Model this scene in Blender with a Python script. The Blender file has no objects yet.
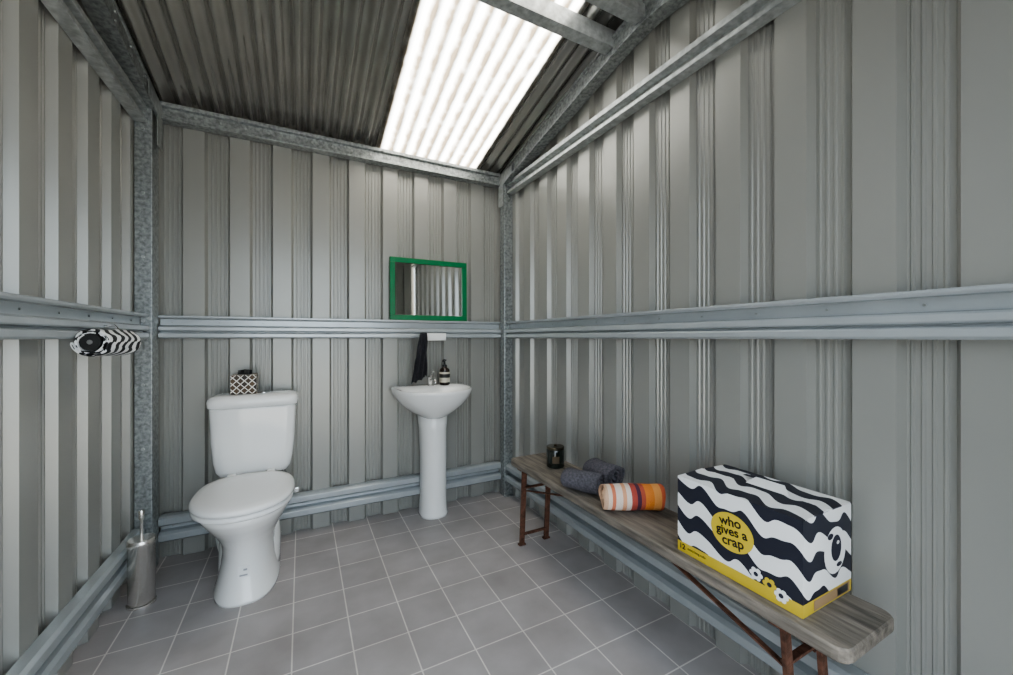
import bpy, bmesh, math, random
from mathutils import Vector, Matrix
random.seed(3)
scene = bpy.context.scene
COL = scene.collection
try:
    scene.view_settings.look = 'AgX - Medium High Contrast'
except Exception:
    pass

# ------------------------------------------------------------------ constants
XL, XR, YB, YF = -0.715, 1.37, 2.635, -0.12
RIDGE = 1.20; EAVE = 2.36; SL = 0.225
def roofz(y):
    if y >= RIDGE: return EAVE + SL*(YB-y)
    return EAVE + SL*(YB-RIDGE) - SL*(RIDGE-y)

# ------------------------------------------------------------------ materials
def mat(name):
    m = bpy.data.materials.new(name); m.use_nodes = True
    nt = m.node_tree; b = nt.nodes['Principled BSDF']
    return m, nt, b
def simple(name, col, rough=0.5, metal=0.0, noise=0.0, nscale=20, bump=0.0, bscale=60, coat=0.0, stretch=None, trans=0):
    m, nt, b = mat(name)
    b.inputs['Base Color'].default_value = (*col, 1)
    b.inputs['Roughness'].default_value = rough
    b.inputs['Metallic'].default_value = metal
    if coat: b.inputs['Coat Weight'].default_value = coat
    if trans: b.inputs['Transmission Weight'].default_value = trans
    tc = nt.nodes.new('ShaderNodeTexCoord')
    src = tc.outputs['Object']
    if stretch:
        mp = nt.nodes.new('ShaderNodeMapping'); mp.inputs['Scale'].default_value = stretch
        nt.links.new(src, mp.inputs[0]); src = mp.outputs[0]
    if noise:
        n = nt.nodes.new('ShaderNodeTexNoise'); n.inputs['Scale'].default_value = nscale
        n.inputs['Detail'].default_value = 6
        nt.links.new(src, n.inputs['Vector'])
        r = nt.nodes.new('ShaderNodeValToRGB')
        r.color_ramp.elements[0].position = .3; r.color_ramp.elements[1].position = .7
        r.color_ramp.elements[0].color = (*[c*(1-noise) for c in col], 1)
        r.color_ramp.elements[1].color = (*[min(1, c*(1+noise)) for c in col], 1)
        nt.links.new(n.outputs[0], r.inputs[0]); nt.links.new(r.outputs[0], b.inputs['Base Color'])
    if bump:
        n2 = nt.nodes.new('ShaderNodeTexNoise'); n2.inputs['Scale'].default_value = bscale
        n2.inputs['Detail'].default_value = 4
        nt.links.new(src, n2.inputs['Vector'])
        bp = nt.nodes.new('ShaderNodeBump'); bp.inputs['Strength'].default_value = bump
        bp.inputs['Distance'].default_value = 0.01
        nt.links.new(n2.outputs[0], bp.inputs['Height']); nt.links.new(bp.outputs[0], b.inputs['Normal'])
    return m

M_wall = simple('painted_sheet_metal', (0.335,0.335,0.312), 0.30, 0.22, noise=.03, nscale=2)
M_roof = simple('roof_sheet_metal', (0.44,0.43,0.405), 0.19, 0.72, noise=.10, nscale=5)
M_girt = simple('painted_girt', (0.44,0.47,0.485), 0.26, 0.3, noise=.06, nscale=8)
M_galv = simple('galvanised_steel', (0.31,0.33,0.33), 0.36, 0.55, noise=.42, nscale=60, bump=.15, bscale=120)
M_galvL = simple('galvanised_light', (0.44,0.46,0.46), 0.35, 0.45, noise=.25, nscale=40)
M_ceram = simple('white_ceramic', (0.90,0.90,0.89), 0.10, 0, coat=.5)
M_plast = simple('white_plastic', (0.90,0.90,0.90), 0.22)
M_chrome = simple('chrome', (0.75,0.75,0.75), 0.12, 1.0)
M_steel = simple('brushed_steel', (0.78,0.75,0.71), 0.22, .9, noise=.08, nscale=30, stretch=(1,1,20))
M_black = simple('black_plastic', (0.012,0.012,0.013), 0.35)
M_dark = simple('screw_dark', (0.25,0.26,0.26), 0.4, .6)
M_green = simple('green_paint', (0.0,0.165,0.055), 0.4, noise=.1, nscale=30)
M_mirror = simple('mirror_glass', (0.80,0.81,0.80), 0.03, 1.0)
M_grey_t = simple('grey_towel', (0.12,0.115,0.135), 0.95, noise=.35, nscale=120, bump=.9, bscale=250)
M_black_t = simple('black_cloth', (0.022,0.022,0.028), 0.9, noise=.3, nscale=60, bump=.5, bscale=250)
M_wood = simple('weathered_wood', (0.190,0.166,0.140), 0.75, noise=.5, nscale=9, bump=.5, bscale=22, stretch=(6,.7,6))
M_rust = simple('rusty_steel', (0.14,0.065,0.042), 0.75, .3, noise=.5, nscale=40, bump=.4, bscale=90)
M_jar = simple('dark_glass_jar', (0.015,0.02,0.016), 0.08, 0, coat=.6)
M_amber = simple('amber_bottle', (0.02,0.01,0.006), 0.08, 0, coat=.5)
M_label = simple('cream_label', (0.62,0.58,0.48), 0.6)
M_labelk = simple('black_label', (0.02,0.02,0.02), 0.5)
M_greyp = simple('grey_print', (0.35,0.36,0.38), 0.5)
M_gold = simple('gold_lid', (0.10,0.085,0.06), 0.3, .9)
M_yellow = simple('yellow_print', (0.64,0.48,0.05), 0.6)
M_navy = simple('navy_print', (0.016,0.018,0.035), 0.6)
M_white = simple('white_card', (0.84,0.84,0.84), 0.6)
M_card = simple('brown_card', (0.36,0.24,0.13), 0.8)
M_grnd = simple('outside_concrete', (0.42,0.41,0.39), 0.9, noise=.2, nscale=4)
M_pvc = simple('white_pvc', (0.7,0.71,0.7), 0.35)

# floor tiles
def floor_mat():
    m, nt, b = mat('grey_floor_tiles')
    tc = nt.nodes.new('ShaderNodeTexCoord')
    mp = nt.nodes.new('ShaderNodeMapping'); mp.inputs['Location'].default_value = (0.03, 0.06, 0)
    br = nt.nodes.new('ShaderNodeTexBrick')
    br.offset = 0; br.squash = 1
    br.inputs['Scale'].default_value = 1
    br.inputs['Brick Width'].default_value = .2; br.inputs['Row Height'].default_value = .2
    br.inputs['Mortar Size'].default_value = .0026; br.inputs['Mortar Smooth'].default_value = .1
    br.inputs['Color1'].default_value = (.40,.375,.375,1); br.inputs['Color2'].default_value = (.45,.425,.425,1)
    br.inputs['Mortar'].default_value = (.76,.73,.70,1)
    nt.links.new(tc.outputs['Object'], mp.inputs[0]); nt.links.new(mp.outputs[0], br.inputs['Vector'])
    n = nt.nodes.new('ShaderNodeTexNoise'); n.inputs['Scale'].default_value = 5; n.inputs['Detail'].default_value = 8
    nt.links.new(tc.outputs['Object'], n.inputs['Vector'])
    r = nt.nodes.new('ShaderNodeValToRGB')
    r.color_ramp.elements[0].position = .3; r.color_ramp.elements[1].position = .7
    r.color_ramp.elements[0].color = (.84,.82,.80,1); r.color_ramp.elements[1].color = (1.08,1.08,1.08,1)
    nt.links.new(n.outputs[0], r.inputs[0])
    mx = nt.nodes.new('ShaderNodeMix'); mx.data_type = 'RGBA'; mx.blend_type = 'MULTIPLY'
    mx.inputs[0].default_value = 1
    nt.links.new(br.outputs['Color'], mx.inputs[6]); nt.links.new(r.outputs[0], mx.inputs[7])
    nt.links.new(mx.outputs[2], b.inputs['Base Color'])
    b.inputs['Roughness'].default_value = .42
    bp = nt.nodes.new('ShaderNodeBump'); bp.inputs['Strength'].default_value = .4; bp.inputs['Distance'].default_value = .003
    inv = nt.nodes.new('ShaderNodeMath'); inv.operation = 'SUBTRACT'; inv.inputs[0].default_value = 1
    nt.links.new(br.outputs['Fac'], inv.inputs[1]); nt.links.new(inv.outputs[0], bp.inputs['Height'])
    nt.links.new(bp.outputs[0], b.inputs['Normal'])
    return m
M_floor = floor_mat()

# translucent fibreglass skylight (grime in the valleys; its dark tint also paints in rib shading)
def sky_mat():
    m, nt, b = mat('translucent_fibreglass')
    out = nt.nodes['Material Output']
    tr = nt.nodes.new('ShaderNodeBsdfTranslucent')
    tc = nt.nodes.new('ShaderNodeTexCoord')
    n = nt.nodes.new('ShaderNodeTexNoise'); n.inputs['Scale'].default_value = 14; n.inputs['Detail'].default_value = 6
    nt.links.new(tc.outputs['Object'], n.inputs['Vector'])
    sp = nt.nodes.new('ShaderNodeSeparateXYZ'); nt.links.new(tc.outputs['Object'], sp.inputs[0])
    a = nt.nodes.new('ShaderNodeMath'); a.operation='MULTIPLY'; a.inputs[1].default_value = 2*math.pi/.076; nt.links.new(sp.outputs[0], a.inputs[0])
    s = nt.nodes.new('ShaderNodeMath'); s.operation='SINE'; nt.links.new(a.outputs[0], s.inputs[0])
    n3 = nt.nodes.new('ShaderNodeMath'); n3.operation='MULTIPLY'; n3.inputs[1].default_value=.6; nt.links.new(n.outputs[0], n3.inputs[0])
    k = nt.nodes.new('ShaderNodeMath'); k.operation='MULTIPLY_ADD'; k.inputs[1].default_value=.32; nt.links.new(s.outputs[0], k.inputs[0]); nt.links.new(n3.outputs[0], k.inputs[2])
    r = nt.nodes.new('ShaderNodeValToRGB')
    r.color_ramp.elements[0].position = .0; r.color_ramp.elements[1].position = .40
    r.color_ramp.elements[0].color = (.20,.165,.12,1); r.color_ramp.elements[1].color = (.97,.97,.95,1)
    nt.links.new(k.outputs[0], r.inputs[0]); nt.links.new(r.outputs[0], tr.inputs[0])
    mx = nt.nodes.new('ShaderNodeMixShader'); mx.inputs[0].default_value = .1
    nt.links.new(tr.outputs[0], mx.inputs[1]); nt.links.new(b.outputs[0], mx.inputs[2])
    b.inputs['Base Color'].default_value = (.8,.8,.78,1); b.inputs['Roughness'].default_value = .3
    nt.links.new(mx.outputs[0], out.inputs[0])
    return m
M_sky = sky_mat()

# wavy printed pattern using UV in metres
def wave_mat(name, pitch, amp, wl, dark=(.018,.020,.034), light=(.84,.84,.84), band=0.0, coord='UV', thr=0.0, tilt=.22):
    m, nt, b = mat(name)
    tc = nt.nodes.new('ShaderNodeTexCoord')
    sp = nt.nodes.new('ShaderNodeSeparateXYZ'); nt.links.new(tc.outputs[coord], sp.inputs[0])
    def M(op, a, bb=None):
        x = nt.nodes.new('ShaderNodeMath'); x.operation = op
        for i, v in enumerate((a, bb)):
            if v is None: continue
            if isinstance(v, (int, float)): x.inputs[i].default_value = v
            else: nt.links.new(v, x.inputs[i])
        return x.outputs[0]
    U, V = sp.outputs[0], sp.outputs[1]
    s = M('SINE', M('MULTIPLY', U, 2*math.pi/wl))
    w = M('ADD', M('ADD', V, M('MULTIPLY', s, amp)), M('MULTIPLY', U, tilt))
    f = M('SINE', M('MULTIPLY', w, 2*math.pi/pitch))
    # second gentle wave makes the bands swell and pinch like rounded blobs
    g = M('MULTIPLY', M('SINE', M('MULTIPLY', M('ADD', U, M('MULTIPLY', V, .5)), 4*math.pi/wl)), .28)
    d = M('GREATER_THAN', M('ADD', f, g), thr)
    mx = nt.nodes.new('ShaderNodeMix'); mx.data_type = 'RGBA'
    mx.inputs[6].default_value = (*light, 1); mx.inputs[7].default_value = (*dark, 1)
    nt.links.new(d, mx.inputs[0]); res = mx.outputs[2]
    if band:
        k = M('LESS_THAN', V, band)
        m2 = nt.nodes.new('ShaderNodeMix'); m2.data_type = 'RGBA'
        nt.links.new(k, m2.inputs[0]); nt.links.new(res, m2.inputs[6]); m2.inputs[7].default_value = (.62,.46,.05,1)
        res = m2.outputs[2]
    nt.links.new(res, b.inputs['Base Color']); b.inputs['Roughness'].default_value = .5
    return m
M_boxside = wave_mat('wavy_print_side', .092, .013, .118, band=.032, thr=-.05)
M_boxtop = wave_mat('wavy_print_top', .092, .013, .118, thr=-.05)
M_rollp = wave_mat('wavy_print_roll', .040, .009, .055, dark=(.01,.01,.012))

def check_mat():
    m, nt, b = mat('geometric_print')
    tc = nt.nodes.new('ShaderNodeTexCoord')
    mp = nt.nodes.new('ShaderNodeMapping'); mp.inputs['Rotation'].default_value = (0,0,math.radians(45))
    nt.links.new(tc.outputs['UV'], mp.inputs[0])
    br = nt.nodes.new('ShaderNodeTexBrick'); br.offset = 0
    br.inputs['Scale'].default_value = 1; br.inputs['Brick Width'].default_value = .024; br.inputs['Row Height'].default_value = .024
    br.inputs['Mortar Size'].default_value = .002; br.inputs['Mortar Smooth'].default_value = 0
    br.inputs['Color1'].default_value = (.02,.015,.015,1); br.inputs['Color2'].default_value = (.12,.07,.03,1)
    br.inputs['Mortar'].default_value = (.8,.78,.72,1)
    nt.links.new(mp.outputs[0], br.inputs['Vector']); nt.links.new(br.outputs['Color'], b.inputs['Base Color'])
    b.inputs['Roughness'].default_value = .5
    return m
M_check = check_mat()

def stripes_mat():
    m, nt, b = mat('striped_towel')
    tc = nt.nodes.new('ShaderNodeTexCoord')
    sp = nt.nodes.new('ShaderNodeSeparateXYZ'); nt.links.new(tc.outputs['Object'], sp.inputs[0])
    mr = nt.nodes.new('ShaderNodeMapRange'); mr.inputs['From Min'].default_value = -.12; mr.inputs['From Max'].default_value = .12
    nt.links.new(sp.outputs[0], mr.inputs[0])
    r = nt.nodes.new('ShaderNodeValToRGB'); cr = r.color_ramp; cr.interpolation = 'CONSTANT'
    cols = [(0,(.60,.40,.28)),(.07,(.70,.57,.47)),(.13,(.60,.20,.11)),(.19,(.70,.60,.53)),(.30,(.66,.34,.20)),(.36,(.70,.60,.54)),
            (.44,(.42,.08,.06)),(.53,(.09,.03,.06)),(.59,(.45,.10,.06)),(.66,(.72,.24,.05)),(.80,(.74,.34,.11)),(.92,(.60,.13,.06))]
    cr.elements[0].position = 0; cr.elements[0].color = (*cols[0][1],1)
    cr.elements[1].position = cols[1][0]; cr.elements[1].color = (*cols[1][1],1)
    for p, c in cols[2:]:
        e = cr.elements.new(p); e.color = (*c,1)
    nt.links.new(mr.outputs[0], r.inputs[0]); nt.links.new(r.outputs[0], b.inputs['Base Color'])
    b.inputs['Roughness'].default_value = .95
    n = nt.nodes.new('ShaderNodeTexNoise'); n.inputs['Scale'].default_value = 250
    nt.links.new(tc.outputs['Object'], n.inputs['Vector'])
    bp = nt.nodes.new('ShaderNodeBump'); bp.inputs['Strength'].default_value = .7; bp.inputs['Distance'].default_value = .006
    nt.links.new(n.outputs[0], bp.inputs['Height']); nt.links.new(bp.outputs[0], b.inputs['Normal'])
    return m
M_stripe = stripes_mat()

# ------------------------------------------------------------------ helpers
def obj(name, verts, faces, m, smooth=False, bevel=0, seg=2, sub=0, fix=True):
    me = bpy.data.meshes.new(name); me.from_pydata([tuple(v) for v in verts], [], faces); me.update()
    if fix:
        bm = bmesh.new(); bm.from_mesh(me); bmesh.ops.recalc_face_normals(bm, faces=bm.faces); bm.to_mesh(me); bm.free()
    o = bpy.data.objects.new(name, me); COL.objects.link(o)
    me.materials.append(m)
    if smooth:
        for p in me.polygons: p.use_smooth = True
    if bevel:
        b = o.modifiers.new('bevel', 'BEVEL'); b.width = bevel; b.segments = seg; b.limit_method = 'ANGLE'
        b.angle_limit = math.radians(40)
    if sub:
        s = o.modifiers.new('sub', 'SUBSURF'); s.levels = sub; s.render_levels = sub
    return o
def box(name, x0,x1,y0,y1,z0,z1, m, bevel=0, seg=2, smooth=False):
    v = [(x,y,z) for z in (z0,z1) for y in (y0,y1) for x in (x0,x1)]
    f = [(0,2,3,1),(4,5,7,6),(0,1,5,4),(2,6,7,3),(0,4,6,2),(1,3,7,5)]
    return obj(name, v, f, m, bevel=bevel, seg=seg, smooth=smooth)
def rings_obj(name, rings, m, cap=(True,True), smooth=True, bevel=0, sub=0):
    n = len(rings[0]); v = [p for r in rings for p in r]; f = []
    for i in range(len(rings)-1):
        for j in range(n):
            k = (j+1) % n
            f.append((i*n+j, i*n+k, (i+1)*n+k, (i+1)*n+j))
    if cap[0]: f.append(tuple(reversed(range(n))))
    if cap[1]: f.append(tuple(range((len(rings)-1)*n, len(rings)*n)))
    o = obj(name, v, f, m, smooth=smooth, bevel=bevel, sub=sub)
    return o
def lathe(name, prof, m, cx, cy, seg=32, cap=(True,True), z0=0):
    rings = [[(cx+r*math.cos(2*math.pi*j/seg), cy+r*math.sin(2*math.pi*j/seg), z0+z) for j in range(seg)] for r, z in prof]
    o = rings_obj(name, rings, m, cap)
    es = o.modifiers.new('es', 'EDGE_SPLIT'); es.split_angle = math.radians(40)
    return o
def tube(name, pts, r, m, res=10, cyclic=False, smoothc=False):
    cu = bpy.data.curves.new(name, 'CURVE'); cu.dimensions = '3D'; cu.bevel_depth = r; cu.bevel_resolution = 4; cu.use_fill_caps = True
    if smoothc:
        s = cu.splines.new('NURBS'); s.points.add(len(pts)-1)
        for p, q in zip(s.points, pts): p.co = (*q, 1)
        s.use_endpoint_u = True; s.order_u = 3; s.resolution_u = 10
    else:
        s = cu.splines.new('POLY'); s.points.add(len(pts)-1)
        for p, q in zip(s.points, pts): p.co = (*q, 1)
    s.use_cyclic_u = cyclic
    o = bpy.data.objects.new(name, cu); COL.objects.link(o); cu.materials.append(m)
    dg = bpy.context.evaluated_depsgraph_get(); me = bpy.data.meshes.new_from_object(o.evaluated_get(dg))
    bpy.data.objects.remove(o)
    o2 = bpy.data.objects.new(name, me); COL.objects.link(o2)
    for p in me.polygons: p.use_smooth = True
    return o2
def group(name, parts, loc=(0,0,0), rot=None):
    e = bpy.data.objects.new(name, None); COL.objects.link(e); e.location = loc; e.empty_display_size = .05
    for p in parts:
        p.parent = e; p.matrix_parent_inverse = Matrix.Translation(Vector(loc)).inverted()
    if rot: e.rotation_euler = rot
    return e
def extrude_prof(name, prof, axis, a0, a1, wall, inward, m, bevel=.002, ab=None):
    rings = []
    for a in (a0, a1):
        if axis == 'x': rings.append([(a, wall+inward*d, z) for d, z in prof])
        else: rings.append([(wall+inward*d, a, z) for d, z in prof])
    return rings_obj(name, rings, m, smooth=False, bevel=bevel)

# ------------------------------------------------------------------ room shell
# alternating broad flat pans and recessed finely fluted pans
PER = .205
BP = [(0,0),(.092,0),(.104,.026)]
_s = .116
for _i in range(4):
    BP += [(_s,.026),(_s+.003,.0225),(_s+.008,.0225),(_s+.011,.026)]; _s += .020
BP += [(.193,.026)]
def ribbed(name, axis, wall, out, s0, s1, zb, zt, m=M_wall, phase=0.0):
    pts = []
    k = math.floor((s0-phase)/PER)-1
    while k*PER+phase < s1:
        for s, d in BP:
            q = k*PER+phase+s
            if s0 <= q <= s1: pts.append((q, d))
        k += 1
    pts = [(s0, pts[0][1])]+pts+[(s1, pts[-1][1])]
    if axis == 'y' :
        pts.append((RIDGE, None)); pts.sort(key=lambda t: t[0])
        for i,(s,d) in enumerate(pts):
            if d is None: pts[i] = (s, pts[i-1][1])
    v = []; f = []
    for s, d in pts:
        for z in (zb, zt(s)):
            v.append((s, wall+out*d, z) if axis == 'x' else (wall+out*d, s, z))
    for i in range(len(pts)-1):
        f.append((2*i, 2*i+2, 2*i+3, 2*i+1))
    return obj(name, v, f, m, fix=False)
ribbed('wall_back', 'x', YB, 1, XL-.02, XR+.02, -.02, lambda s: EAVE+.02, phase=.06)
ribbed('wall_right', 'y', XR, 1, YF, YB+.02, -.02, lambda s: roofz(s)+.02, phase=.03)
ribbed('wall_left', 'y', XL, -1, YF, YB+.02, -.02, lambda s: roofz(s)+.02, phase=.0)
fw = [ribbed('front_left', 'x', YF, -1, XL, XL+.12, -.02, lambda s: roofz(YF)+.02),
      ribbed('front_right', 'x', YF, -1, XR-.42, XR, -.02, lambda s: roofz(YF)+.02),
      ribbed('front_header', 'x', YF, -1, XL+.12, XR-.42, 2.12, lambda s: roofz(YF)+.02)]
group('wall_front', fw)
fl = box('floor', XL-.03, XR+.03, YF-.02, YB+.03, -.06, 0, M_floor)
box('ground', -12, 12, -14, 10, -.12, -.07, M_grnd)

# roof
def roof_part(name, x0, x1, y0, y1, m, dz=0, y2=None):
    P = .076; n = int((x1-x0)/P*14)+1
    ys = [y0, y1]
    v = []; f = []
    for i in range(n+1):
        x = x0+(x1-x0)*i/n; z = .0125*math.sin(2*math.pi*x/P)
        for y in ys: v.append((x, y, roofz(y)+z+dz))
    for i in range(n): f.append((2*i, 2*i+2, 2*i+3, 2*i+1))
    return obj(name, v, f, m, smooth=True, fix=False)
SX0, SX1 = .42, 1.14
rp = [roof_part('sheet_a', XL-.08, SX0+.03, RIDGE, YB+.12, M_roof, .004),
      roof_part('sheet_b', SX1-.03, XR+.08, RIDGE, YB+.12, M_roof, .004),
      roof_part('sheet_c', XL-.08, XR+.08, YF-.12, RIDGE, M_roof)]
group('ceiling', rp)
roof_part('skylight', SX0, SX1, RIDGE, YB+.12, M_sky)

# girts -------------------------------------------------------------
def girt_prof(z0, h=.118, D=.058):
    P = [(0,1.0),(1,1.0),(1,.93),(.90,.87),(.42,.86),(.42,.57),(.88,.54),(1,.50),(1,.36),(.9,.32),(.62,.31),(.62,.26),(.9,.25),(1,.21),(1,.06),(.88,.0),(0,0)]
    return [(D*a, z0+h*b) for a,b in P]
def low_prof(z0, h=.13, D=.055):
    P = [(0,1.0),(.75,1.0),(1,.93),(1,.70),(.75,.62),(.2,.60),(.2,.42),(.75,.40),(1,.32),(1,.08),(.75,0),(0,0)]
    return [(D*a, z0+h*b) for a,b in P]
def screws(name, axis, wall, inward, s0, s1, z, step=.16, m=M_dark, r=.0045):
    v = []; f = []
    s = s0
    while s < s1:
        b = len(v)
        for d in (0, .004):
            for j in range(8):
                a = 2*math.pi*j/8
                q = (s+r*math.cos(a), wall+inward*d, z+r*math.sin(a)) if axis == 'x' else (wall+inward*d, s+r*math.cos(a), z+r*math.sin(a))
                v.append(q)
        for j in range(8): f.append((b+j, b+(j+1)%8, b+8+(j+1)%8, b+8+j))
        f.append(tuple(range(b+8, b+16)))
        s += step
    return obj(name, v, f, m)
PX0, PX1 = XL+.072, XR-.072
zg = 1.145
k = 0
for (z0, low) in ((zg, False), (.105, True)):
    h = .13 if low else .118
    pf = low_prof if low else girt_prof
    sd = .2 if low else .42
    zz = z0+h*(.51 if low else .71)
    DL = .046 if low else .062
    g = [extrude_prof('rail', pf(z0, h, .058), 'x', PX0, PX1, YB, -1, M_girt),
         screws('screws', 'x', YB-.058*sd, -1, PX0+.05, PX1-.03, zz, .2, r=.0035)]
    group('trim_%d' % (k+1), g); k += 1
    g = [extrude_prof('rail', pf(z0, h, .062), 'y', YF+.01, YB-.105, XR, -1, M_girt),
         screws('screws', 'y', XR-.062*sd, -1, YF+.1, YB-.12, zz, .2, r=.0035)]
    group('trim_%d' % (k+1), g); k += 1
    g = [extrude_prof('rail', pf(z0, h, DL), 'y', YF+.01, YB-.14, XL, 1, M_girt),
         screws('screws', 'y', XL+DL*sd, 1, YF+.1, YB-.15, zz, .2, r=.0035)]
    group('trim_%d' % (k+1), g); k += 1
# high girts on gable walls
for wall, s in ((XR,-1),(XL,1)):
    group('trim_%d' % (k+1), [extrude_prof('rail', [(0,2.275),(.05,2.275),(.05,2.25),(.018,2.245),(.018,2.215),(.05,2.21),(.05,2.19),(0,2.19)], 'y', YF+.01, YB-.105, wall, s, M_galvL)])
    k += 1
# eave purlin
eb = extrude_prof('rail', [(0,2.345),(.065,2.345),(.065,2.325),(.045,2.32),(.045,2.275),(.065,2.27),(.065,2.258),(0,2.258)], 'x', PX0, PX1, YB, -1, M_galv)
es_ = screws('screws', 'x', YB-.045, -1, PX0+.04, PX1, 2.30, .11, M_galvL, .006)
group('eave_beam', [eb, es_])
# ridge purlins (open channels)
def purlin(yc, z0):
    w, h = .030, .08
    pr = [(yc-w,z0),(yc+w,z0),(yc+w,z0+.016),(yc+w-.004,z0+.016),(yc+w-.004,z0+.004),(yc-w+.004,z0+.004),(yc-w+.004,z0+h-.004),(yc+w,z0+h-.004),(yc+w,z0+h),(yc-w,z0+h)]
    rings = [[(x, y, z) for y, z in pr] for x in (XL+.003, XR-.003)]
    return rings_obj('beam', rings, M_galvL, smooth=False, bevel=.001)
group('ceiling_purlin', [purlin(1.44, 2.515)])
group('ceiling_purlin', [purlin(1.25, 2.525)])
group('ceiling_purlin', [purlin(1.02, 2.505)])
# corner posts
def post(x0, x1, y0, y1):
    p = box('column', x0, x1, y0, y1, 0, 2.34, M_galv, bevel=.004)
    parts = [p, box('base_plate', x0, x1, y0-.01, y1, 0, .008, M_galv)]
    v=[];f=[]
    xc=(x0+x1)/2; z=.3
    while z<2.2:
        b0=len(v)
        for d in (0,.005):
            for j in range(8):
                a=j*math.pi/4; v.append((xc+.007*math.cos(a), y0-d, z+.007*math.sin(a)))
        for j in range(8): f.append((b0+j,b0+(j+1)%8,b0+8+(j+1)%8,b0+8+j))
        f.append(tuple(range(b0+8,b0+16))); z+=.31
    parts.append(obj('bolts',v,f,M_galvL))
    return group('corner_post', parts)
post(XL+.002, XL+.07, YB-.135, YB-.035)
post(XR-.07, XR-.002, YB-.105, YB-.035)
# rafters (C section swept over the ridge)
def rafter(x0, x1, name):
    rb = lambda y: 2.245 + .190*(YB-.035-y) if y >= RIDGE else 2.245+.190*(YB-.035-RIDGE)-.190*(RIDGE-y)
    H = .095
    rings = []
    ys = [YB-.04, RIDGE+.16, RIDGE+.08, RIDGE, RIDGE-.08, RIDGE-.16, YF+.02]
    for y in ys:
        b = rb(y)
        if abs(y-RIDGE) < .01: b -= .016
        elif abs(y-RIDGE) < .1: b -= .006
        rings.append([(x0,y,b),(x1,y,b),(x1,y,b+.012),(x1-.01 if x0>0 else x1-.006,y,b+.014),(x1-.006,y,b+H-.014),(x1,y,b+H-.012),(x1,y,b+H),(x0,y,b+H),(x0,y,b+H-.012),(x0+.012,y,b+H-.014),(x0+.012,y,b+.014),(x0,y,b+.012)])
    r = rings_obj('beam', rings, M_galv, smooth=False, bevel=.0015)
    v=[];f=[]
    y = YB-.1
    inner = x0+.012 if x0 > 0 else x1-.006
    s = -1 if x0 > 0 else 1
    while y > 0:
        for dz in (.028,.064):
            b0 = len(v)
            for d in (0,.005):
                for j in range(8):
                    a = j*math.pi/4; v.append((inner+s*d, y+.006*math.cos(a), rb(y)+dz+.006*math.sin(a)))
            for j in range(8): f.append((b0+j,b0+(j+1)%8,b0+8+(j+1)%8,b0+8+j))
            f.append(tuple(range(b0+8,b0+16)))
        y -= .16
    bo = obj('bolts', v, f, M_galvL)
    xk = x0-.003 if x0 > 0 else x1+.003
    kp = obj('knee_plate', [(xk,YB-.04,2.10),(xk,YB-.115,2.10),(xk,YB-.115,2.25),(xk,YB-.24,2.285),(xk,YB-.24,2.345),(xk,YB-.04,2.33)],
             [(0,1,2,3,4,5)], M_galvL)
    kp.modifiers.new('s','SOLIDIFY').thickness = .003
    return group(name, [r, bo, kp])
rafter(XR-.080, XR-.008, 'roof_rafter')
rafter(XL+.008, XL+.080, 'roof_rafter')

# ------------------------------------------------------------------ toilet
def egg(cx, yf, yb, hw, z, n=48, ef=2.15, eb=3.4, split=.5):
    yc = yf+(yb-yf)*split; r = []
    for j in range(n):
        a = 2*math.pi*j/n; c, s = math.cos(a), math.sin(a)
        e = ef if s < 0 else eb
        x = hw*math.copysign(abs(c)**(2/e), c)
        y = (yc-yf if s < 0 else yb-yc)*math.copysign(abs(s)**(2/e), s)
        r.append((cx+x, yc+y, z))
    return r
TX = -.225
T = []
T.append(rings_obj('pan', [egg(TX,2.02,2.54,.130,0,ef=2.6), egg(TX,2.02,2.54,.130,.012,ef=2.6), egg(TX,2.035,2.54,.122,.03,ef=2.5), egg(TX,2.065,2.54,.110,.10,ef=2.4),
     egg(TX,2.08,2.54,.106,.16), egg(TX,2.065,2.54,.113,.22), egg(TX,2.02,2.54,.138,.28), egg(TX,1.965,2.53,.163,.33), egg(TX,1.92,2.52,.18,.375),
     egg(TX,1.905,2.52,.186,.40), egg(TX,1.91,2.515,.18,.408)], M_ceram))
T.append(rings_obj('trap_bulge', [egg(TX,2.16,2.5,.128,.0,eb=2.2), egg(TX,2.17,2.5,.130,.06,eb=2.2), egg(TX,2.2,2.5,.130,.15,eb=2.2), egg(TX,2.24,2.5,.118,.24,eb=2.2), egg(TX,2.3,2.48,.08,.29,eb=2.2)], M_ceram))
T.append(rings_obj('seat', [egg(TX,1.893,2.36,.186,.410,eb=2.8), egg(TX,1.885,2.365,.192,.416,eb=2.8), egg(TX,1.885,2.365,.192,.426,eb=2.8), egg(TX,1.892,2.36,.187,.432,eb=2.8)], M_plast))
T.append(rings_obj('seat_lid', [egg(TX,1.885,2.37,.188,.436,eb=2.8), egg(TX,1.875,2.375,.196,.442,eb=2.8), egg(TX,1.875,2.375,.196,.454,eb=2.8), egg(TX,1.885,2.37,.188,.463,eb=2.8),
     egg(TX,1.92,2.345,.16,.469,eb=2.6), egg(TX,2.0,2.28,.10,.472,eb=2.4), egg(TX,2.08,2.2,.03,.473,eb=2.2)], M_plast))
for s in (-1,1):
    T.append(box('hinge', TX+s*.085-.02, TX+s*.085+.02, 2.36, 2.405, .415, .465, M_plast, .008, 3, True))
def rrect(cx, cy, hx, hy, z, n=56, e=6):
    r = []
    for j in range(n):
        a = 2*math.pi*(j+.5)/n; c, s = math.cos(a), math.sin(a)
        r.append((cx+hx*math.copysign(abs(c)**(2/e), c), cy+hy*math.copysign(abs(s)**(2/e), s), z))
    return r
CY = 2.49; TC = TX+.006
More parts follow.
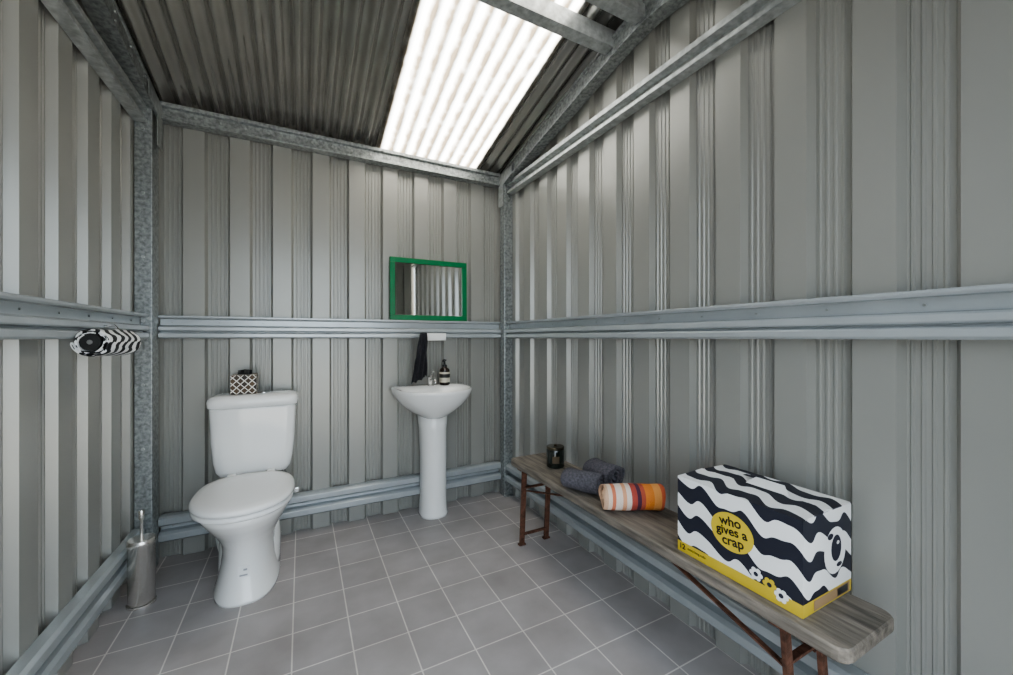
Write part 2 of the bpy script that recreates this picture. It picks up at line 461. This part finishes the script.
T.append(rings_obj('cistern', [rrect(TC,CY+.01,.12,.07,.438), rrect(TC,CY,.152,.085,.446), rrect(TC,CY,.168,.09,.47), rrect(TC,CY,.178,.092,.52), rrect(TC,CY,.187,.093,.62), rrect(TC,CY,.193,.094,.78), rrect(TC,CY,.193,.094,.79)], M_ceram))
T.append(rings_obj('cistern_lid', [rrect(TC,CY,.193,.094,.79), rrect(TC,CY-.002,.202,.101,.797), rrect(TC,CY-.002,.204,.102,.822), rrect(TC,CY-.002,.200,.099,.837), rrect(TC,CY,.189,.090,.848), rrect(TC,CY,.165,.07,.853), rrect(TC,CY,.10,.04,.855)], M_ceram))
T.append(lathe('flush_button', [(.028,0),(.028,.006),(.024,.009),(.012,.009)], M_chrome, TC+.04, CY, z0=.852))
T.append(box('neck', TX-.11, TX+.11, 2.42, 2.56, .39, .445, M_ceram, .02, 3, True))
T.append(tube('waste_pipe', [(TX,2.5,.19),(TX,2.57,.19)], .052, M_pvc))
T.append(tube('waste_bend', [(TX-.10,2.44,.02),(TX-.14,2.47,.10),(TX-.145,2.54,.14)], .03, M_pvc, smoothc=True))
T.append(tube('water_hose', [(TX+.13,2.50,.45),(TX+.15,2.52,.38),(TX+.185,2.54,.30),(TX+.2,2.565,.28)], .007, M_chrome, smoothc=True))
T.append(box('stop_valve', TX+.185, TX+.215, 2.545, 2.573, .265, .295, M_chrome, .006))
def sticker(name, cx, z0, z1, y, w, m, tilt=.0):
    return obj(name, [(cx-w,y,z0),(cx+w,y,z0),(cx+w,y+tilt,z1),(cx-w,y+tilt,z1)], [(0,1,2,3)], m)
T.append(sticker('label', TX+.0, .10, .145, 2.061, .022, M_white, .012))
T.append(sticker('label_print', TX+.0, .106, .112, 2.0607, .015, M_greyp, .002))
T.append(sticker('label_print_b', TX+.006, .126, .133, 2.0660, .007, M_greyp, .003))
group('toilet', T, (TX,2.3,0))

# ------------------------------------------------------------------ wash basin
BX = .745; PX = .768
B = []
dz = -.008
def dsh(hw, yf, yb, z): return egg(BX, yf, yb, hw*.96, z+dz, n=64, ef=2.25, eb=6, split=.62)
def inn(yf,yb,hw,z,ef,eb): return egg(BX,yf,yb,hw*.96,z+dz,n=64,ef=ef,eb=eb,split=.6)
B.append(rings_obj('bowl', [dsh(.075,2.36,2.55,.655), dsh(.10,2.33,2.57,.67), dsh(.155,2.29,2.60,.70), dsh(.205,2.24,2.615,.745), dsh(.238,2.205,2.625,.79), dsh(.249,2.19,2.628,.82),
    dsh(.251,2.187,2.628,.83), dsh(.249,2.19,2.628,.838), dsh(.243,2.197,2.622,.841),
    inn(2.215,2.50,.222,.838,2.25,2.6), inn(2.23,2.485,.205,.82,2.25,2.6), inn(2.255,2.46,.17,.77,2.2,2.4), inn(2.29,2.42,.11,.735,2.1,2.2), inn(2.335,2.375,.03,.725,2,2)], M_ceram))
B.append(rings_obj('pedestal', [egg(PX,2.415,2.60,.090,0,eb=4), egg(PX,2.415,2.60,.090,.015,eb=4), egg(PX,2.42,2.60,.085,.04,eb=4), egg(PX,2.425,2.595,.081,.12,eb=4), egg(PX,2.42,2.595,.081,.40,eb=4), egg(PX-.003,2.41,2.60,.084,.56,eb=4), egg(PX-.01,2.385,2.60,.092,.675,eb=4)], M_ceram))
B.append(lathe('drain', [(.022,0),(.022,.004),(.008,.005)], M_chrome, BX, 2.355, z0=.724+dz))
group('pedestal_basin', B, (BX,2.4,0))
zd = .840+dz
TPX = .757
F = [lathe('body', [(.024,0),(.024,.006),(.019,.01),(.018,.05),(.020,.055),(.016,.066)], M_chrome, TPX, 2.545, z0=zd),
     tube('spout', [(TPX,2.545,zd+.035),(TPX,2.49,zd+.053),(TPX,2.44,zd+.045),(TPX,2.437,zd+.028)], .010, M_chrome, smoothc=True),
     tube('lever', [(TPX,2.545,zd+.065),(TPX+.004,2.53,zd+.085),(TPX+.006,2.49,zd+.105)], .006, M_chrome, smoothc=True)]
group('basin_tap', F, (TPX,2.545,zd))
SB = (.850, 2.53)
S = [lathe('bottle', [(.030,0),(.034,.004),(.034,.098),(.030,.108),(.014,.118),(.013,.124)], M_amber, *SB, z0=zd+.001),
     lathe('label', [(.0345,.02),(.0345,.088)], M_label, *SB, z0=zd+.001, cap=(False,False)),
     lathe('label_print', [(.0348,.05),(.0348,.075)], M_labelk, *SB, z0=zd+.001, cap=(False,False)),
     lathe('collar', [(.016,.118),(.016,.134),(.006,.136),(.005,.160),(.013,.162),(.013,.170)], M_black, *SB, z0=zd+.001),
     tube('nozzle', [(SB[0],SB[1],zd+.168),(SB[0]-.02,SB[1]-.03,zd+.168),(SB[0]-.024,SB[1]-.036,zd+.16)], .005, M_black)]
group('soap_dispenser', S, (*SB,zd))

# hook plate with hanging black cloth
HP = [box('plate', .70, .87, 2.556, 2.577, 1.130, 1.178, M_plast, .004),
      tube('hook', [(.708,2.562,1.165),(.708,2.546,1.160),(.708,2.543,1.176)], .004, M_chrome)]
group('towel_hook', HP, (.78,2.57,1.15))
def hang(name, x_top, x_bot, zbot, w0, w1, yoff, ph, hem):
    rings = []; n = 72; NZ = 22; zt = 1.180
    for i in range(NZ):
        t = i/(NZ-1)
        z = zt+(zbot-zt)*t
        w = w0+(w1-w0)*min(1,(t*1.35))**.7 + .004*math.sin(6*t+ph)
        cx = x_top+(x_bot-x_top)*t**1.1
        amp = .003+.009*min(1,t*1.8)
        th = .009-.005*t if i not in (0,) else .004
        r = []
        for j in range(n):
            a = 2*math.pi*j/n
            c, s = math.cos(a), math.sin(a)
            cc = math.copysign(abs(c)**.85, c)
            y = yoff + th*s + amp*math.sin(cc*7.5+ph+t*1.5)
            r.append((cx+w*cc, y, z+hem*cc*t**2+ .006*math.sin(cc*7.5+ph)*t**2))
        rings.append(r)
    return rings_obj(name, rings, M_black_t)
cl = [hang('cloth_front', .702, .664, .872, .018, .042, 2.503, .6, .018),
      hang('cloth_back', .706, .684, .915, .018, .036, 2.527, 2.2, -.02)]
group('hand_towel', cl, (.69,2.54,1.0))

# ------------------------------------------------------------------ mirror
def mirror():
    W, H, fwid, D = .53, .41, .034, .022
    cx, z0 = .770, 1.264
    x0, x1, z1 = cx-W/2, cx+W/2, z0+H
    y1 = 2.612; y0 = y1-D
    p = [box('frame_top', x0, x1, y0, y1, z1-fwid, z1, M_green, .003),
         box('frame_bottom', x0, x1, y0, y1, z0, z0+fwid, M_green, .003),
         box('frame_left', x0, x0+fwid, y0, y1, z0+fwid, z1-fwid, M_green, .003),
         box('frame_right', x1-fwid, x1, y0, y1, z0+fwid, z1-fwid, M_green, .003),
         box('glass', x0+fwid-.002, x1-fwid+.002, y0+.010, y1-.002, z0+fwid-.002, z1-fwid+.002, M_mirror)]
    g = group('wall_mirror', p, (cx,y1,z0))
    g.rotation_euler = (math.radians(-1.0),0,0)
mirror()

# ------------------------------------------------------------------ patterned boxes / uv boxes
def uvbox(name, x0,x1,y0,y1,z0,z1, mats, off=0):
    o = box(name, x0,x1,y0,y1,z0,z1, mats[0])
    me = o.data; me.materials.append(mats[1])
    uv = me.uv_layers.new(name='UVMap')
    for p in me.polygons:
        n = p.normal
        if abs(n.z) > .5: p.material_index = 1
        for li in p.loop_indices:
            c = me.vertices[me.loops[li].vertex_index].co
            if abs(n.x) > .5: uv.data[li].uv = (y1-c.y+off, c.z-z0)
            elif abs(n.y) > .5: uv.data[li].uv = (c.x-x0+(y1-y0)+off, c.z-z0)
            else: uv.data[li].uv = (y1-c.y+off, c.x-x0+(z1-z0))
    return o
tz=.857
tb = [uvbox('carton', -.322,-.210, 2.44,2.55, tz,tz+.098, (M_check,M_check)),
      obj('opening', [(-.266+.035*math.cos(a), 2.495+.022*math.sin(a), tz+.0985) for a in [2*math.pi*j/24 for j in range(24)]], [tuple(range(24))], M_black)]
def tissue():
    v=[];f=[]
    n=9
    for i in range(n):
        for j in range(5):
            x=-.266+(i-4)*.008; t=j/4
            v.append((x+0.002*math.sin(j*3+i), 2.495+.008*math.sin(i*1.3)*(1-t*.3)+.01*t, tz+.096+.028*t*(1-.1*abs(i-4)/4*2)))
    for i in range(n-1):
        for j in range(4): f.append((i*5+j,(i+1)*5+j,(i+1)*5+j+1,i*5+j+1))
    return obj('tissue', v, f, M_labelk, smooth=True)
tb.append(tissue())
group('tissue_box', tb, (-.265,2.5,tz))

# ------------------------------------------------------------------ rolled cloth
def roll(name, R, L, m, turns=4, r0=.012, th=.009, squash=.92, seg=28, lump=.0025):
    N = int(turns*seg); cur = []
    gap = (R-r0)/turns
    for i in range(N+1):
        a = 2*math.pi*i/seg; r = r0+gap*i/seg
        wob = 1+.02*math.sin(3*a+1)
        cur.append((r*wob, a))
    xs = [-L/2,-L/2+.006,-L*.3,-L*.1,L*.1,L*.3,L/2-.006,L/2]
    v=[];f=[];K=len(xs)
    tt = min(th, gap*.97)
    for (r,a) in cur:
        for side in (0,1):
            for q,x in enumerate(xs):
                e = tt*.28 if q in (0,K-1) else 0
                rr = r - (tt-e if side else e)
                rr += lump*math.sin(x*40+a*2.3) if (q not in(0,K-1)) else 0
                xx = x + .004*math.sin(a*1.7+r*80)*(1 if abs(x)>L*.45 else 0)
                v.append((xx, rr*math.cos(a), rr*math.sin(a)*squash))
    S = 2*K
    for i in range(N):
        for q in range(K-1):
            f.append((i*S+q,(i+1)*S+q,(i+1)*S+q+1,i*S+q+1))
            f.append((i*S+K+q,i*S+K+q+1,(i+1)*S+K+q+1,(i+1)*S+K+q))
        f.append((i*S,i*S+K,(i+1)*S+K,(i+1)*S))
        f.append((i*S+K-1,(i+1)*S+K-1,(i+1)*S+2*K-1,i*S+2*K-1))
    for i in (0,N):
        for q in range(K-1): f.append((i*S+q,i*S+q+1,i*S+K+q+1,i*S+K+q))
    o = obj(name, v, f, m, smooth=True)
    es = o.modifiers.new('sub','SUBSURF'); es.levels=1; es.render_levels=1
    return o
def rolluv(o):
    me=o.data; uv=me.uv_layers.new(name='UVMap')
    for p in me.polygons:
        c0 = me.polygons[p.index].center; a0 = math.atan2(c0.z,c0.y)
        for li in p.loop_indices:
            c=me.vertices[me.loops[li].vertex_index].co
            a=math.atan2(c.z,c.y)
            if a-a0>math.pi: a-=2*math.pi
            if a-a0<-math.pi: a+=2*math.pi
            uv.data[li].uv=(a*.0525, c.x+ (math.hypot(c.y,c.z) if abs(p.normal.x)>.7 else 0))
pr = roll('wrapped_roll', .055, .185, M_rollp, turns=2, r0=.036, th=.010); rolluv(pr)
pr.rotation_euler = (0,0,math.radians(80)); pr.location = (-.597, 1.86, 1.135)
core = tube('cardboard_core', [(-.597-.016,1.86-.090,1.135),(-.597+.016,1.86+.090,1.135)], .029, M_labelk)
hold = [core, tube('bracket_arm', [(-.652,1.985,1.19),(-.62,1.985,1.195),(-.580,1.985,1.135)], .005, M_chrome),
        tube('spindle', [(-.578,1.986,1.135),(-.612,1.765,1.135)], .008, M_chrome)]
group('patterned_roll_holder', [pr]+hold, (0,0,0))

# ------------------------------------------------------------------ toilet brush
bx, by = -.613, 2.24
TB = [lathe('canister', [(.044,0),(.046,.004),(.046,.255),(.049,.26),(.049,.278),(.045,.283),(.02,.286)], M_steel, bx, by, z0=.0),
      lathe('handle', [(.006,.28),(.006,.36),(.010,.368),(.011,.40),(.008,.405)], M_steel, bx, by, 16, z0=.0),
      lathe('foot_ring', [(.050,0),(.050,.010),(.047,.012)], M_steel, bx, by, cap=(False,False))]
group('toilet_brush_holder', TB, (bx,by,0))

# ------------------------------------------------------------------ bench
def bench():
    x0,x1,y0,y1,z1,t = 1.04,1.295,.412,1.965,.47,.034
    def outl(z, ins):
        pts=[]; r=.03
        for cx,cy,a0 in ((x1-r,y1-r,0),(x0+r,y1-r,90),(x0+r,y0+r,180),(x1-r,y0+r,270)):
            for k in range(5):
                a=math.radians(a0+k*22.5); pts.append((cx+(r-ins)*math.cos(a), cy+(r-ins)*math.sin(a), z))
        return pts
    P=[rings_obj('plank',[outl(z1-t,.004),outl(z1-t+.005,0),outl(z1-.005,0),outl(z1,.004)],M_wood,smooth=False)]
    def bar(n,a,b,w=.013,h=.004):
        a=Vector(a);b=Vector(b);d=(b-a);L=d.length
        o=box(n,-w,w,-h,h,0,L,M_rust,.001)
        o.rotation_mode='QUATERNION'; o.rotation_quaternion=d.to_track_quat('Z','Y'); o.location=a
        return o
    zt=z1-t
    for yt,s in ((1.87,1),(.56,-1)):
        yb=yt+.03*s
        for x in (1.085,1.245):
            P.append(bar('leg',(x,yb,0),(x,yt,zt),.014,.006))
            P.append(bar('foot',(x-.02,yb,.004),(x+.02,yb,.004),.012,.004))
        P.append(bar('cross_bar_low',(1.085,yb-.004*s,.06),(1.245,yb-.004*s,.06),.010,.004))
        P.append(bar('cross_bar_top',(1.07,yt,zt-.012),(1.26,yt,zt-.012),.012,.005))
        P.append(bar('cross_brace_mid',(1.085,yt,zt-.11),(1.245,yt,zt-.11),.010,.004))
        for x in (1.10,1.23):
            P.append(bar('stay',(x,yt+.005*s,zt-.13),(x,yt-.42*s,zt-.012),.008,.003))
        P.append(bar('stay_bar',(1.08,yt-.42*s,zt-.008),(1.25,yt-.42*s,zt-.008),.01,.004))
        P.append(box('batten',1.05,1.28,yt-.02,yt+.02,zt-.008,zt,M_rust))
    group('wooden_bench',P,(1.165,1.2,0))
bench()

# ------------------------------------------------------------------ carton of rolls
def carton():
    x0,x1,y0,y1,z0,z1 = 1.072,1.312,.512,.868,.471,.706
    P=[uvbox('body',x0,x1,y0,y1,z0,z1,(M_boxside,M_boxtop))]
    xm=(x0+x1)/2
    def flap(n,xa,xb,za,zb,ya,yb):
        o=obj(n,[(xa,ya,za),(xb,ya,zb),(xb,yb,zb),(xa,yb,za)],[(0,1,2,3)],M_boxtop)
        me=o.data; uv=me.uv_layers.new(name='UVMap')
        for l in me.loops:
            c=me.vertices[l.vertex_index].co; uv.data[l.index].uv=(y1-c.y, c.x-x0+(z1-z0))
        s=o.modifiers.new('s','SOLIDIFY'); s.thickness=.003; s.offset=1
        return o
    P.append(flap('flap_left',x0,xm-.002,z1+.001,z1+.006,y0,y1))
    P.append(flap('flap_right',x1,xm+.002,z1+.001,z1+.004,y0,y1))
    P.append(obj('tab',[(xm-.006,.60,z1+.008),(xm-.006,.72,z1+.008),(xm+.03,.71,z1+.022),(xm+.03,.63,z1+.022)],[(0,1,2,3)],M_white))
    P.append(obj('handle_slot',[(x1-.075,.66,z1+.0105),(x1-.075,.76,z1+.0105),(x1-.055,.76,z1+.010),(x1-.055,.66,z1+.010)],[(0,1,2,3)],M_navy))
    def disc(n,cy,cz,ry,rz,m,d=.0008,N=40):
        return obj(n,[(x0-d,cy+ry*math.cos(2*math.pi*j/N),cz+rz*math.sin(2*math.pi*j/N)) for j in range(N)],[tuple(range(N))],m)
    P.append(disc('round_label',.690,.602,.062,.053,M_yellow))
    def text(n,s,size,cy,cz,m,rot=0,d=.0016):
        cu=bpy.data.curves.new(n,'FONT'); cu.body=s; cu.size=size; cu.align_x='CENTER'; cu.align_y='CENTER'; cu.offset=.0008 if size>.02 else .0002
        cu.materials.append(m)
        o=bpy.data.objects.new(n,cu); COL.objects.link(o)
        R=Matrix(((0,0,-1),(-1,0,0),(0,1,0))).to_4x4(); T_=Matrix.Translation((x0-d,cy,cz))
        MM=T_@R@Matrix.Rotation(rot,4,'Z')
        dg=bpy.context.evaluated_depsgraph_get(); me=bpy.data.meshes.new_from_object(o.evaluated_get(dg)); bpy.data.objects.remove(o)
        me.transform(MM)
        o2=bpy.data.objects.new(n,me); COL.objects.link(o2); return o2
    r=math.radians(7)
    P.append(text('lettering_a','who',.036,.694,.630,M_black,r))
    P.append(text('lettering_b','gives a',.034,.690,.604,M_black,r))
    P.append(text('lettering_c','crap',.036,.686,.577,M_black,r))
    P.append(text('lettering_d','12',.022,.850,.489,M_black))
    P.append(text('lettering_e','extra long rolls',.010,.800,.490,M_black))
    for cy,cz,mm in ((.622,.522,M_white),(.588,.512,M_yellow),(.560,.500,M_white)):
        for j in range(6):
            a=j*math.pi/3
            P.append(disc('petal',cy+.011*math.cos(a),cz+.011*math.sin(a),.0065,.0065,mm,.0012+.0001*j,14))
        P.append(disc('flower_centre',cy,cz,.006,.006,M_navy,.0022,14))
    def discy(n,cx,cz,rx,rz,m,d):
        N=24
        return obj(n,[(cx+rx*math.cos(2*math.pi*j/N),y0-d,cz+rz*math.sin(2*math.pi*j/N)) for j in range(N)],[tuple(range(N))],m)
    P.append(discy('end_white_panel',1.225,.60,.055,.060,M_white,.0006))
    P.append(discy('end_figure',1.23,.605,.026,.034,M_navy,.001))
    P.append(discy('end_figure_highlight',1.238,.618,.007,.005,M_white,.0014))
    P.append(discy('end_leaf',1.20,.640,.014,.008,M_navy,.0012))
    P.append(discy('end_leaf',1.245,.560,.014,.006,M_navy,.0012))
    P.append(obj('end_side_label',[(1.12,y0-.001,.475),(1.30,y0-.001,.475),(1.30,y0-.001,.50),(1.12,y0-.001,.50)],[(0,1,2,3)],M_card))
    P.append(obj('end_side_print',[(1.235,y0-.0014,.478),(1.29,y0-.0014,.478),(1.29,y0-.0014,.497),(1.235,y0-.0014,.497)],[(0,1,2,3)],M_black))
    group('toilet_roll_carton',P,((x0+x1)/2,(y0+y1)/2,z0))
carton()

# ------------------------------------------------------------------ towels on bench
st = roll('striped_cloth', .060, .235, M_stripe, turns=4, th=.012)
st.rotation_euler=(0,0,math.radians(-27.5)); st.location=(1.155,1.150,.526)
group('striped_towel',[st],(0,0,0))
g1 = roll('rolled_cloth', .056, .17, M_grey_t, turns=3, th=.016, lump=.004)
g1.rotation_euler=(.3,0,math.radians(-62)); g1.location=(1.10,1.385,.523)
group('grey_towel',[g1],(0,0,0))
g2 = roll('rolled_cloth', .066, .16, M_grey_t, turns=3, th=.019, lump=.005)
g2.rotation_euler=(.5,0,math.radians(-88)); g2.location=(1.228,1.40,.532)
group('grey_towel',[g2],(0,0,0))

# candle
C=(1.185,1.72)
CA=[lathe('jar',[(.040,0),(.046,.005),(.046,.092),(.045,.095)],M_jar,*C,z0=.471),
    lathe('lid',[(.047,.095),(.047,.106),(.044,.109),(.02,.109)],M_gold,*C,z0=.471),
    lathe('knob',[(.007,.109),(.009,.117),(.004,.119)],M_gold,*C,16,z0=.471)]
def curved_label(n,r,a0,a1,z0,z1,m):
    v=[];f=[];N=12
    for i in range(N+1):
        a=math.radians(a0+(a1-a0)*i/N)
        for z in (z0,z1): v.append((C[0]+r*math.cos(a),C[1]+r*math.sin(a),z))
    for i in range(N): f.append((2*i,2*i+2,2*i+3,2*i+1))
    return obj(n,v,f,m,smooth=True)
CA.append(curved_label('label',.0465,215,262,.50,.535,simple('brown_label',(.10,.07,.04),.5)))
group('scented_candle',CA,(*C,.471))

# ------------------------------------------------------------------ light
w = bpy.data.worlds.new('World'); scene.world = w; w.use_nodes = True
bg = w.node_tree.nodes['Background']; bg.inputs[0].default_value = (.79,.90,1.0,1); bg.inputs[1].default_value = 4.1
sd = bpy.data.lights.new('sun','SUN'); sd.energy = 22; sd.angle = math.radians(3); sd.color = (1,.90,.76)
so = bpy.data.objects.new('sun', sd); COL.objects.link(so); so.rotation_euler = (math.radians(-25), math.radians(35), 0)

# ------------------------------------------------------------------ camera
cd = bpy.data.cameras.new('camera'); cd.lens = 14.0; cd.sensor_width = 36; cd.clip_start = .02
co = bpy.data.objects.new('camera', cd); COL.objects.link(co)
co.location = (0,0,1.15); co.rotation_euler = (math.radians(90),0,math.radians(-27.5))
scene.camera = co
